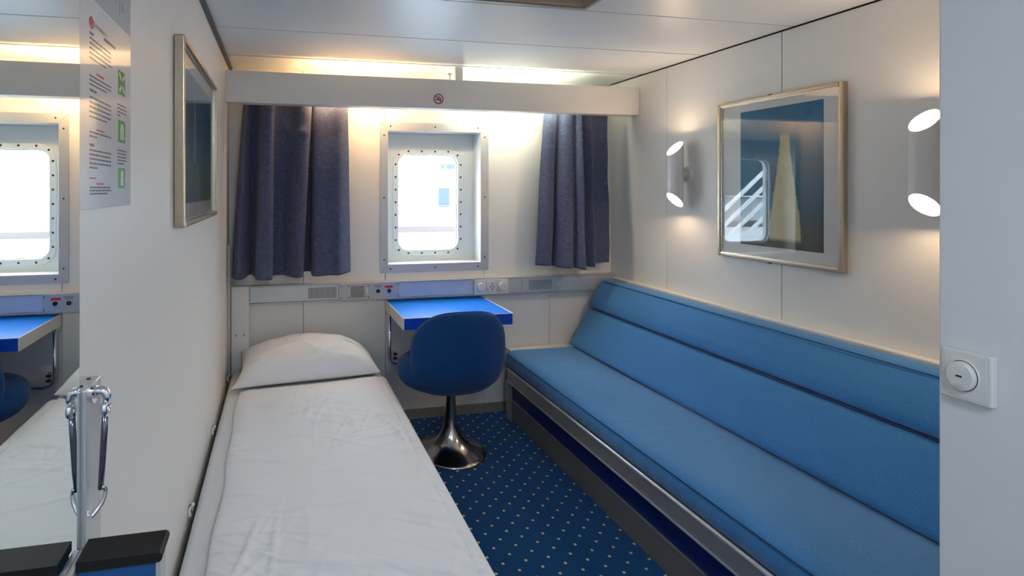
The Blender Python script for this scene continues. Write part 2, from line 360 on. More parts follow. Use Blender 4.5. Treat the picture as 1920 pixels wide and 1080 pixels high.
mesh('slash', flat([(cx-.0190, cz+.0148), (cx-.0148, cz+.0190), (cx+.0190, cz-.0148), (cx+.0148, cz-.0190)], 2.7480, 2.7486), M_sign, ns)

# ================================================================== CURTAINS
def curtain(name, label, nodes, ztop, zbot, ybase, seed, drape=None):
    r = random.Random(seed); prof = catmull(nodes, 150)
    nv = 70; ph = [r.uniform(0, 6) for _ in range(4)]
    def fn(u, v):
        xt, xb, d, zb = prof[min(150, int(round(u*150)))]
        x = xt+(xb-xt)*(v**.85); z = ztop+(zbot+zb-ztop)*v
        amp = 1.25+.9*v
        y = ybase - d*amp + .004*math.sin(9*v+ph[0]+u*7) + .003*math.sin(21*v*u+ph[1])
        if drape: 
            for (dx, dz, rx, rz, a) in drape: y -= a*math.exp(-((x-dx)/rx)**2-((z-dz)/rz)**2)
        return (x, y, z)
    o = mesh(name, MB().grid(fn, 150, nv), M_curt, smooth=True, fix=False, solid=.0025)
    tag(o, label, 'curtain', 'window curtains'); return o
def cxp(px):  # crop pixel column -> X on the curtain plane (measured off the photo once)
    u = (px-711)/950; s, c = .19115, .98156; return 2.93*(s+u*c)/(c-u*s)
LN = [(100, 37, .0, -.01), (108, 70, .03, -.012), (116, 100, .01, -.012), (150, 122, -.042, -.008), (182, 148, -.01, -.008), (205, 165, .035, -.012), (243, 234, .042, -.012), (250, 240, -.012, -.01), (300, 290, -.02, -.01), (352, 318, .006, -.01), (385, 352, .04, -.008), (430, 386, .034, -.004), (441, 394, -.035, -.002), (446, 430, -.035, 0), (452, 440, .026, -.006), (520, 520, .034, 0), (565, 562, .046, .004), (608, 622, .014, .012)]
curtain('curtain', 'wide dark blue curtain hanging beside the bed pillow', [(cxp(420+a/2.633), cxp(420+b/2.633), d, z) for a, b, d, z in LN], 1.935, .925, 2.935, 3,
        drape=[(.06, 1.80, .05, .05, -.02), (.10, 1.73, .06, .02, .018), (.03, 1.78, .03, .05, .015)])
RN = [(172, 125, .0, 0), (200, 160, .02, .0), (235, 205, .01, -.004), (245, 213, -.03, -.004), (262, 225, .03, -.01), (295, 270, .044, -.012), (318, 303, .034, -.014), (328, 311, .058, -.016), (338, 333, .058, -.016), (343, 340, -.012, -.012), (375, 375, .008, -.012), (405, 408, .034, -.012), (414, 412, .0, -.004), (460, 465, -.006, 0), (507, 522, 0, .004)]
curtain('curtain', 'narrow dark blue curtain gathered in the corner above the sofa', [(cxp(960+a/2.842), cxp(960+b/2.842), d, z) for a, b, d, z in RN], 1.935, .935, 2.935, 5,
        drape=[(1.90, 1.80, .02, .05, .012)])

# ================================================================== SERVICE RAIL on the back wall
ra = thing('service_rail', 'long aluminium wall duct with vents, switches and sockets', 'wall duct', (.99, YB, .755))
RY = 2.978; RZ0, RZ1 = .757, .851
mesh('rail_body', bx(-.174, 2.152, RY+.004, YB-.0005, RZ0, RZ1), M_alu, ra, bevel=.003)
mesh('top_strip', bx(-.174, 2.152, RY-.002, YB-.0005, RZ1, RZ1+.004), M_trim, ra)
mesh('bottom_strip', bx(-.174, 2.152, RY-.002, RY+.01, RZ0-.005, RZ0), M_trim, ra)
mesh('end_cap', bx(2.152, 2.163, RY-.002, YB-.0005, RZ0-.005, RZ1+.006), M_alu, ra, bevel=.002)
def cover(x0, x1, z0=RZ0+.003, z1=RZ1-.003, y=RY, m=M_alu): return mesh('cover_plate', bx(x0+.0008, x1-.0008, y, RY+.006, z0, z1), m, ra, bevel=.001, seg=1)
c1 = cover(-.17, .336); c2 = cover(.702, 1.178); c4 = cover(1.41, 1.50); c5 = cover(1.50, 2.15)
def vent(parent, x0, x1, z0, z1, n):
    g = mesh('vent_grille', bx(x0, x1, RY-.0006, RY, z0, z1), M_grille, parent)
    first = None; step = (x1-x0)/n
    for i in range(n):
        x = x0+step*i
        if first is None: first = mesh('slat', bx(x, x+step*.55, RY-.0025, RY-.0005, z0-.001, z1+.001), M_alu, g)
        else: c = first.copy(); C.objects.link(c); c.location.x += step*i
vent(c1, .156, .322, .772, .836, 24); vent(c5, 1.547, 1.705, .772, .832, 22)
def rocker(parent, x, z, w=.012, h=.028, m=M_plast):
    s = mesh('switch', bx(x-w/2-.002, x+w/2+.002, RY-.003, RY, z-h/2-.003, z+h/2+.003), M_plastg, parent); mesh('rocker', bx(x-w/2, x+w/2, RY-.006, RY-.003, z-h/2, z+h/2), m, s, bevel=.001, seg=1)
rocker(c1, .117, .805); rocker(c5, 1.752, .805)
# intercom panel
cp = mesh('control_panel', bx(.338, .702, RY-.008, RY+.004, RZ0-.004, RZ1+.004), mat('panel_grey', (.50, .505, .51), rough=.4, metal=.5), ra, bevel=.001, seg=1)
PY = RY-.008
sp = mesh('speaker_grille', bx(.402, .492, PY-.0012, PY, .77, .838), M_plastg, cp)
holes = MB()
for r in range(9):
    for c in range(9):
        x = .407+c*.0099+(.005 if r % 2 else 0); z = .774+r*.0075
        if x < .489: holes.cyl((x, PY-.0014, z), (x, PY-.0011, z), .0037, n=8)
hm = mesh('grille_holes', holes, M_ink, sp); hm['kind'] = 'stuff'
for x in (.350, .392, .514, .693): 
    for z in (.770, .839): mesh('screw', MB().cyl((x, PY, z), (x, PY-.002, z), .0035, n=8), M_screw, cp)
s_ = mesh('switch', bx(.497, .511, PY-.002, PY, .782, .826), M_plastg, cp); mesh('rocker', bx(.499, .509, PY-.006, PY-.002, .79, .818), M_plast, s_, bevel=.001, seg=1)
for x in (.572, .639):
    k = mesh('knob', MB().cyl((x, PY, .803), (x, PY-.003, .803), .012, n=20).cyl((x, PY-.003, .803), (x, PY-.014, .803), .009, .008, n=20), M_black, cp)
mesh('red_tag', bx(.612, .660, PY-.001, PY, .820, .834), M_red, cp)
pr = MB()
for x0, x1, z in ((.546, .598, .836), (.552, .564, .825), (.574, .590, .825), (.565, .578, .830), (.628, .65, .787)): pr.box(x0, x1, PY-.0006, PY, z-.0012, z+.0012)
pq = mesh('printed_lettering', pr, M_ink, cp); pq['kind'] = 'stuff'
# sockets
so = mesh('socket_plate', bx(1.182, 1.406, RY-.010, RY+.004, RZ0-.001, RZ1-.003), M_plast, ra, bevel=.002)
for i, x in enumerate((1.222, 1.294, 1.366)):
    if i != 1:
        d = mesh('dimmer', MB().cyl((x, RY-.010, .804), (x, RY-.013, .804), .031, n=32), M_plastg, so); mesh('dial', MB().cyl((x, RY-.013, .804), (x, RY-.026, .804), .0265, .0255, n=32), M_plast, d, smooth=True, split=.6, bevel=.002)
    else:
        d = mesh('socket', MB().cyl((x, RY-.010, .804), (x, RY-.016, .804), .031, n=32), M_plast, so)
        mesh('socket_well', MB().cyl((x, RY-.0155, .804), (x, RY-.0168, .804), .022, n=28), M_plastg, d)
        hh = MB()
        for dx, dz in ((-.0095, 0), (.0095, 0), (0, .018), (0, -.018)): hh.cyl((x+dx, RY-.0165, .804+dz), (x+dx, RY-.0172, .804+dz), .0035, n=10)
        mesh('pin_holes', hh, M_ink, d)
    if i < 2: mesh('joint', bx(x+.0355, x+.0365, RY-.0105, RY-.0095, RZ0+.002, RZ1-.006), M_grille, so)

# ================================================================== FOLDING TABLE
ta = thing('folding_table', 'bright blue wall table with pale edges below the window', 'table', (.935, YB, .37))
TX0, TX1, TY0, TY1, TZ = .628, 1.246, 2.57, YB-.008, .735
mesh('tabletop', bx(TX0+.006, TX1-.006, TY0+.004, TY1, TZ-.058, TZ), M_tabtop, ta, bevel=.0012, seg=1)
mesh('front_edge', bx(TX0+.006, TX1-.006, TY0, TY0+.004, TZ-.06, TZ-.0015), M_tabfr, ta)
mesh('edge_strip', bx(TX0, TX0+.006, TY0-.001, TY1, TZ-.062, TZ+.001), M_tabedge, ta, bevel=.0015, seg=1)
mesh('edge_strip', bx(TX1-.006, TX1, TY0-.001, TY1, TZ-.062, TZ+.001), M_tabedge, ta, bevel=.0015, seg=1)
mesh('edge_bead', bx(TX0+.006, TX1-.006, TY0-.001, TY0+.002, TZ-.0015, TZ+.001), M_tabedge, ta)
path = [(.645, 2.98, .673), (.645, 2.98, .44)]
for k in range(1, 9): t = PI/2*k/8; path.append((.645+.06*(1-math.cos(t)), 2.98, .415-.06*math.sin(t)))
path += [(.935, 2.98, .355), (1.165, 2.98, .355)]
for k in range(1, 9): t = PI/2*k/8; path.append((1.17+.06*math.sin(t), 2.98, .415-.06*math.cos(t)))
path.append((1.23, 2.98, .673))
mesh('leg_frame', MB().tube(path, .0095, 12), M_chrome, ta, smooth=True)
for x in (.645, 1.23): mesh('hinge', bx(x-.014, x+.014, 2.965, YB-.006, .655, .677), M_alu, ta, bevel=.002)
ct = mesh('tube_clip', bx(.678, .692, YB-.02, YB-.0005, .375, .425), M_alud, ta, bevel=.002)
mesh('clip_jaw', bx(.674, .696, YB-.032, YB-.02, .378, .388).box(.674, .696, YB-.032, YB-.02, .405, .415), M_black, ct)

# ================================================================== TULIP CHAIR
CX, CY = .900, 2.605
ch = thing('tulip_chair', 'dark blue upholstered swivel chair on a polished trumpet foot', 'chair', (CX, CY, 0))
prof = [(.0, .0), (.186, .0), (.190, .003), (.190, .007), (.185, .011), (.165, .019), (.135, .031), (.105, .047), (.078, .070), (.055, .103), (.040, .145), (.031, .19), (.027, .25), (.025, .31), (.0245, .36), (.0, .36)]
mesh('trumpet_base', MB().lathe(prof, (CX, CY, 0.001), 64), M_base, ch, smooth=True, split=.9)
SY = 2.575; SX = .889
def seatf(u, v):
    th = 2*PI*u; ph = PI*(v-.5)
    c = math.cos(ph); sgn = 1 if ph > 0 else -1
    rr = abs(c)**.62; zz = sgn*abs(math.sin(ph))**.85
    x = SX-.006+.283*rr*math.cos(th); y = SY+(.235 if math.sin(th) > 0 else .205)*rr*math.sin(th)
    z = .470+(.085*zz if zz > 0 else .118*zz)
    if zz > 0: z -= .035*math.exp(-((x-SX)**2+(y-SY)**2)/.02)
    z += .03*max(0, -math.sin(th))*rr*(1 if zz > 0 else .3)
    return (x, y, z)
mesh('seat', MB().grid(seatf, 56, 28), M_chair, ch, smooth=True)
# back pad: D-shaped outline on a curved shell
bk_out = []
W = .276
for k in range(64):
    t = 2*PI*k/64; cxx = math.cos(t); szz = math.sin(t)
    e = .74 if szz > 0 else .60
    bk_out.append((W*math.copysign(abs(cxx)**e, cxx), (.225 if szz > 0 else .232)*math.copysign(abs(szz)**(.92 if szz > 0 else .8), szz)))
def backpt(s, zl, d):
    # s lateral, zl height about the middle, d depth outward (+ towards the viewer)
    a = s/.36; R = .36+d; z = .585+zl
    x = SX+R*math.sin(a); y = 2.722-R*math.cos(a)
    y += -.10*(zl-.03)                          # rake
    y += 2.6*max(0, -zl-.05)**2           # tucks under the seat
    return (x, y, z)
rings = []
for f_, d in ((.0, .036), (.35, .036), (.70, .033), (.88, .026), (.965, .014), (1.0, .0), (.965, -.014), (.88, -.026), (.70, -.033), (.35, -.036), (.0, -.036)):
    f2 = max(f_, .02); rings.append([backpt(p[0]*f2, p[1]*f2, d) for p in bk_out])
mesh('backrest', MB().loft(rings), M_chair, ch, smooth=True)
seam = [backpt(p[0]*.985, p[1]*.985, -.010) for p in bk_out if p[1] > -.12]
# piping along the rim of the pad
sm_ = sorted([(math.atan2(p[1], p[0]), p) for p in bk_out if p[1] > -.13], key=lambda q: q[0])
mesh('piping', MB().tube([backpt(p[0]*1.0, p[1]*1.0, -.004) for _, p in sm_], .0035, 6), M_chair, ch, smooth=True)
mesh('swivel_plate', MB().cyl((CX, CY, .345), (CX-.004, CY-.01, .37), .04, .085, n=24), M_black, ch)

# ================================================================== SOFA
SF0, SF1 = .70, 2.905
sf = thing('sofa', 'long blue upholstered berth sofa with grey plinth along the wall', 'sofa', (1.78, 1.8, 0))
mesh('kick_panel', bx(1.390, 1.412, SF0, SF1-.012, 0.0, .122), M_grey, sf, bevel=.002)
mesh('navy_panel', bx(1.395, 1.412, SF0, SF1-.012, .122, .236), M_navy, sf)
mesh('kick_bead', bx(1.387, 1.394, SF0, SF1-.012, .120, .125), M_alud, sf)
mesh('front_rail', bx(1.366, 1.412, SF0, SF1, .236, .305), M_alud, sf, bevel=.003)
mesh('rail_bead', MB().cyl((1.370, SF0, .308), (1.370, SF1, .308), .0085, n=14), M_alu, sf, smooth=True, split=.7)
mesh('rail_bead', bx(1.3625, 1.37, SF0, SF1, .231, .237), M_alu, sf)
mesh('end_post', bx(1.366, 1.412, SF1-.012, SF1+.02, 0.0, .236), M_alud, sf, bevel=.002)
mesh('base_deck', bx(1.412, XR-.002, SF0, YB-.016, 0.06, .30), M_grey, sf)
mesh('wall_ledge', bx(1.412, XR-.002, 2.955, YB-.001, .30, .402), M_tabedge, sf, bevel=.003)
mesh('top_rail', bx(2.122, XR-.001, SF0, 2.970, .30, .838), M_tabedge, sf, bevel=.004)
def cushion(name, prof, y0, y1, m, ny, wob=None, r=.018, n=120):
    """closed (x,z) outline extruded along y with rounded ends"""
    cxx = sum(p[0] for p in prof)/len(prof); czz = sum(p[1] for p in prof)/len(prof)
    L = [0]
    for a, b in zip(prof, prof[1:]+prof[:1]): L.append(L[-1]+math.dist(a, b))
    P = []
    for k in range(n):
        t = L[-1]*k/n; i = max(j for j in range(len(prof)) if L[j] <= t); a = prof[i]; b = prof[(i+1) % len(prof)]; f_ = (t-L[i])/max(1e-9, L[i+1]-L[i]); P.append((a[0]+(b[0]-a[0])*f_, a[1]+(b[1]-a[1])*f_))
    for _ in range(6): P = [((P[k-1][0]+2*P[k][0]+P[(k+1) % n][0])/4, (P[k-1][1]+2*P[k][1]+P[(k+1) % n][1])/4) for k in range(n)]
    yy = [y0+r*(1-math.cos(PI/2*k/5)) for k in range(5)]+[y0+r+(y1-y0-2*r)*k/ny for k in range(ny+1)]+[y1-r*(1-math.cos(PI/2*k/5)) for k in range(4, -1, -1)]
    rings = []
    for y in yy:
        e = min(y-y0, y1-y); s_ = r if e >= r else math.sqrt(max(0, r*r-(r-e)**2)); ins = r-s_
        ring = []
        for x, z in P:
            dx, dz = x-cxx, z-czz; l = math.hypot(dx, dz); q = (l-ins)/l
            X, Z = cxx+dx*q, czz+dz*q
            if wob: X, Z = wob(X, y, Z)
            ring.append((X, y, Z))
        rings.append(ring)
    return mesh(name, MB().loft(rings), m, sf, smooth=True)
rw = random.Random(11)
creases = [(rw.uniform(1.42, 1.66), rw.uniform(1.7, 2.75), rw.uniform(-.5, .9), rw.uniform(.05, .13), rw.uniform(.004, .009), rw.uniform(.0006, .0018)) for _ in range(26)]
def wob_seat(X, y, Z):
    if Z > .36:
        k = min(1, (Z-.36)/.03)
        Z += k*(.004*math.sin(2.1*y+.5)+.003*math.sin(5.3*y+9*X))
        for cx_, cy_, a, l, wd, h in creases:
            dx, dy = X-cx_, y-cy_; p = dx*math.cos(a)+dy*math.sin(a); q = -dx*math.sin(a)+dy*math.cos(a)
            if abs(p) < l*2 and abs(q) < wd*4: Z += h*math.exp(-(q/wd)**2-(p/l)**2)
    if X < 1.40: X += .0018*math.sin(23*y)*math.sin(61*y+1)*max(0, 1-abs(Z-.35)/.06)
    return X, Z
cu = cushion('seat_cushion', [(1.372, .312), (1.362, .33), (1.358, .36), (1.362, .392), (1.378, .408), (1.42, .416), (1.55, .419), (1.70, .416), (1.86, .41), (1.90, .40), (1.90, .312), (1.6, .306), (1.45, .306)], SF0, 2.925, M_sofa, 190, wob_seat)
sp_ = [(1.3640+.0012*math.sin(4*y), y, .401+.004*math.sin(2.1*y+.5)*.6) for y in [SF0+.02+(2.90-SF0-.02)*k/120 for k in range(121)]]
mesh('welt', MB().tube(sp_, .0026, 6), M_sofad, cu, smooth=True)
def wob_b(X, y, Z): return X+.003*math.sin(1.9*y+Z*6)+.002*math.sin(4.7*y), Z+.0015*math.sin(2.5*y)
lb = cushion('lower_backrest', [(1.80, .424), (1.812, .45), (1.85, .505), (1.90, .575), (1.94, .628), (1.962, .642), (1.99, .643), (2.10, .643), (2.10, .42), (1.90, .412), (1.82, .412)], SF0, 2.945, M_sofa, 60, wob_b)
ub = cushion('upper_backrest', [(1.954, .662), (1.966, .70), (1.998, .755), (2.030, .797), (2.044, .814), (2.065, .824), (2.10, .829), (2.116, .829), (2.118, .648), (2.0, .645), (1.965, .648)], SF0, 2.955, M_sofa, 60, wob_b)
mesh('welt', MB().tube([(2.043, y, .8155) for y in [SF0+.02+(2.93-SF0-.02)*k/60 for k in range(61)]], .0024, 6), M_sofad, ub, smooth=True)
mesh('welt', MB().tube([(1.962, y, .645) for y in [SF0+.02+(2.93-SF0-.02)*k/60 for k in range(61)]], .004, 6), M_sofad, lb, smooth=True)

# ================================================================== BED
BX0, BX1, BY0, BY1 = -.270, .552, .98, 2.965
bd = thing('fold_down_bed', 'narrow white fold-down bed along the left wall', 'bed', (.15, 1.97, 0))
mesh('bed_frame', bx(BX0-.008, BX1+.006, BY0-.02, BY1+.02, .20, .27), M_alu, bd, bevel=.004)
for x, y in ((.0, 1.02), (.5, 1.02), (.0, 2.9), (.5, 2.9)): mesh('leg', MB().cyl((x, y, 0), (x, y, .20), .014, n=14), M_alud, bd)
def soft_box(x0, x1, y0, y1, z0, z1, r, wob=None, nx=30, ny=60):
    m_ = MB(); 
    def fn(u, v):
        # top surface with rounded rim
        return None
    P = []
    for k in range(7): t = PI/2*k/6; P.append((r*(1-math.sin(t)), r*(1-math.cos(t))))   # (inset, drop) from rim inwards
    rings = []
    def ring(ins, z):
        return [(x, y, z) for x, y in [(a, b) for a, b in rrect(x0+ins, x1-ins, y0+ins, y1-ins, max(.004, r-ins*.5), 6)]]
    rings = [ring(r*.6, z0), ring(.0, z0+r*.6)]
    for k in range(7): t = PI/2*k/6; rings.append(ring(r*(1-math.cos(t)), z1-r+r*math.sin(t)))
    return MB().loft(rings)
ms = mesh('mattress', soft_box(BX0, BX1, BY0, BY1, .27, .385, .025), M_sheet, bd, smooth=True, split=1.2)
# headboard post of the folding mechanism
hp = mesh('end_bracket', bx(-.276, -.1755, 2.972, YB-.0005, .20, .858), M_white, bd, bevel=.006)
for x in (-.248, -.203): mesh('screw', MB().cyl((x, 2.972, .582), (x, 2.970, .582), .0065, n=12), M_alud, hp)
mesh('wall_rail', bx(XL+.0005, -.277, 2.93, 2.958, .20, 1.10), M_alu, bd, bevel=.003)
for z in (.83, .72, .60, .50): mesh('rivet', MB().cyl((-.277, 2.945, z), (-.2745, 2.945, z), .004, n=8), M_plast, bd)
for x, y in ((-.274, 2.88), (-.276, 2.27), (-.276, 1.72)):
    k = mesh('sheet_clip', MB().tube(catmull([(x-.006, y-.03, .372), (x-.010, y-.015, .386), (x+.0, y, .392), (x-.008, y+.016, .386), (x-.004, y+.03, .374)], 14), .005, 6), M_plast, bd, smooth=True)
    mesh('clip_ring', MB().tube([(x-.004, y+.012*math.cos(a), .385+.011*math.sin(a)) for a in [2*PI*i/12 for i in range(13)]], .003, 6), M_alud, k, smooth=True)
# duvet: wrinkled cover
rd = random.Random(4)
ridges = []   # (x,y,angle,length,width,height)
for _ in range(0):
    a = rd.gauss(.12, .45); ridges.append((rd.uniform(-.18, .52), rd.uniform(1.0, 2.62), a, rd.uniform(.04, .17), rd.uniform(.006, .016), rd.uniform(.0010, .0036)))
for x, y, a, l, wd, h in [(-.10, 2.02, -.15, .12, .010, .007), (-.07, 1.93, -.35, .10, .010, .008), (-.12, 1.72, -.25, .07, .010, .008), (-.10, 1.60, .2, .08, .010, .009), (-.09, 1.47, 1.35, .12, .011, .010), (-.02, 1.45, 1.5, .14, .010, .008), (.0, 2.10, -.2, .18, .010, .005), (.15, 2.20, -.3, .20, .010, .005), (.28, 2.0, -.5, .16, .012, .006), (.20, 2.42, .1, .22, .012, .004), (-.05, 2.35, .05, .14, .012, .004), (.12, 2.3, 1.4, .22, .014, .004), (.22, 2.2, 1.5, .25, .015, .004), (.35, 1.55, -.1, .16, .010, .005), (.44, 1.48, .8, .10, .010, .006), (.15, 1.62, .05, .14, .010, .004), (.05, 1.2, 1.2, .2, .014, .008), (.2, 1.2, .4, .2, .014, .008), (.46, 1.3, 1.0, .12, .010, .006), (.49, 1.75, 1.25, .12, .010, .005), (.50, 2.1, 1.3, .16, .010, .005), (.02, 1.85, .1, .2, .01, .004), (.3, 1.78, -.25, .2, .011, .005), (.1, 1.35, -.1, .2, .012, .006)]: ridges.append((x, y, a, l, wd, h))
DX0, DX1, DY0, DY1 = -.198, .556, 1.0, 2.70
from mathutils import noise
def rid(x, y, ang, sx_, sy_, seed, sharp):
    c, s_ = math.cos(ang), math.sin(ang); p = (x*c+y*s_)*sx_; q = (-x*s_+y*c)*sy_
    w_ = .35*noise.noise(Vector((p*1.3, q*.6, seed+9)))
    return max(0, 1-abs(noise.noise(Vector((p, q+w_, seed))))*sharp*1.5)**1.5
def cloth(x, y):
    m1 = max(0, min(1, .5+1.6*noise.noise(Vector((x*2.6, y*2.0, 3.3))))); m2 = max(0, min(1, .35+1.6*noise.noise(Vector((x*2.2, y*1.7, 8.1)))))
    left = max(0, min(1, (.25-x)/.35))
    z = .0050*m1*(.35+.65*left)*rid(x, y, -.25, 2.2, 11, 1.0, 4.5)+.0042*m2*rid(x, y, .35, 2.5, 13, 5.0, 4.5)
    z += .0030*max(0, m1-.2)*rid(x, y, -.6, 3.2, 20, 2.0, 4.0)+.0022*rid(x, y, 1.35, 1.4, 9, 6.0, 5)*m2
    z += .0040*max(0, min(1, (1.75-y)/.4))*left*rid(x, y, 1.2, 2.0, 10, 7.0, 4)
    z += .0018*noise.noise(Vector((x*9, y*9, 1)))
    return z
def duv(u, v):
    x = DX0+(DX1-DX0)*u; y = DY0+(DY1-DY0)*v
    ytop = 2.638+.045*u+.006*math.sin(9*u); y = DY0+(ytop-DY0)*v
    z = .398+.006*math.sin(3*x+2*y)+.005*math.sin(2.3*y+1)+.012*math.exp(-((x-.15)/.3)**2)*max(0, min(1, (2.68-y)/.3))
    z += (.5+1.6*max(0, min(1, (2.62-y)/.25)))*cloth(x, y)
    z += -.005*math.exp(-((x-.512-.004*math.sin(5*y))/.007)**2)+(.003*noise.noise(Vector((x*6, y*26, 2))) if x > .515 else 0)
    for rx, ry, a, l, wd, h in ridges:
        dx, dy = x-rx, y-ry
        if abs(dx) > .45 or abs(dy) > .45: continue
        p = dx*math.cos(a)+dy*math.sin(a); q = -dx*math.sin(a)+dy*math.cos(a)
        if abs(q) < wd*3.5: z += h*.75*math.exp(-(q/wd)**2-(p/l)**2)
    e = min(u*(DX1-DX0), .05)/.05; z -= .013*(1-math.sqrt(max(0, 1-(1-e)**2)))
    e = min((1-u)*(DX1-DX0), .05)/.05; z -= .020*(1-math.sqrt(max(0, 1-(1-e)**2)))
    if u < .5: x += .007*math.sin(4*y+1)*(1-2*u)+.004*math.sin(15*y)*(1-2*u)
    e = min((1-v)*1.7, .03)/.03; z -= .010*(1-math.sqrt(max(0, 1-(1-e)**2)))
    return (x, y, max(z, .3875))
dv = mesh('duvet', MB().grid(duv, 200, 400), M_linen, smooth=True, fix=False, solid=.0); tag(dv, 'creased white duvet spread over the narrow bed', 'duvet')
sk = dv.modifiers.new('solid', 'SOLIDIFY'); sk.thickness = .004; sk.offset = 1 if dv.data.polygons[0].normal.z < 0 else -1
sk.offset = 1
# pillow
rp = random.Random(9)
prid = [(rp.uniform(-.8, .8), rp.uniform(-.8, .8), rp.uniform(-1.5, 1.5), rp.uniform(.15, .4), rp.uniform(.03, .06), rp.uniform(.004, .010)) for _ in range(34)]
def pil(side):
    def fn(u, v):
        s, t = 2*u-1, 2*v-1
        k = (max(0, 1-abs(s)**2.6)**.55)*(max(0, 1-abs(t)**2.4)**.6)
        pin = 1-.07*(1-abs(s)**2)*abs(t)**3; pin2 = 1-.05*(1-abs(t)**2)*abs(s)**3
        X = s*.378*pin2-(.028*max(0, -s)**3 if t < 0 else 0)*abs(t)**2; Y = t*.172*pin
        h = (.128 if side > 0 else .058)*k*(1+.06*math.sin(2.2*s+.6)-.08*s)
        if side > 0: h += .003*k*math.exp(-((s-.46-.03*t)/.018)**2)
        if side > 0:
            for a0, b0_, an, l, wd, hh in prid:
                p = (s-a0)*math.cos(an)+(t-b0_)*math.sin(an); q = -(s-a0)*math.sin(an)+(t-b0_)*math.cos(an)
                if abs(q) < wd*3: h += k*hh*math.exp(-(q/wd)**2-(p/l)**2)
        h *= side
        tilt = math.radians(13); y2 = Y*math.cos(tilt)-h*math.sin(tilt); z2 = Y*math.sin(tilt)+h*math.cos(tilt)
        sag = .085*max(0, s)**2.6*(.5+.5*t)+.012*max(0, -s)**3
        px = .158+X; py = 2.812+y2+(.03*s if t < 0 else .01*s); pz = .464+z2-sag
        pz = max(pz, .3875+(.004 if py > 2.66 else .022))
        return (px, py, pz)
    return fn
pm = MB().grid(pil(1), 70, 50).grid(pil(-1), 70, 50)
pl = mesh('pillow', pm, M_linen, smooth=True, fix=False)
b = bmesh.new(); b.from_mesh(pl.data); bmesh.ops.remove_doubles(b, verts=b.verts, dist=.0004); bmesh.ops.recalc_face_normals(b, faces=b.faces); b.to_mesh(pl.data); b.free()
for p in pl.data.polygons: p.use_smooth = True
tag(pl, 'plump white pillow at the head of the bed', 'pillow')

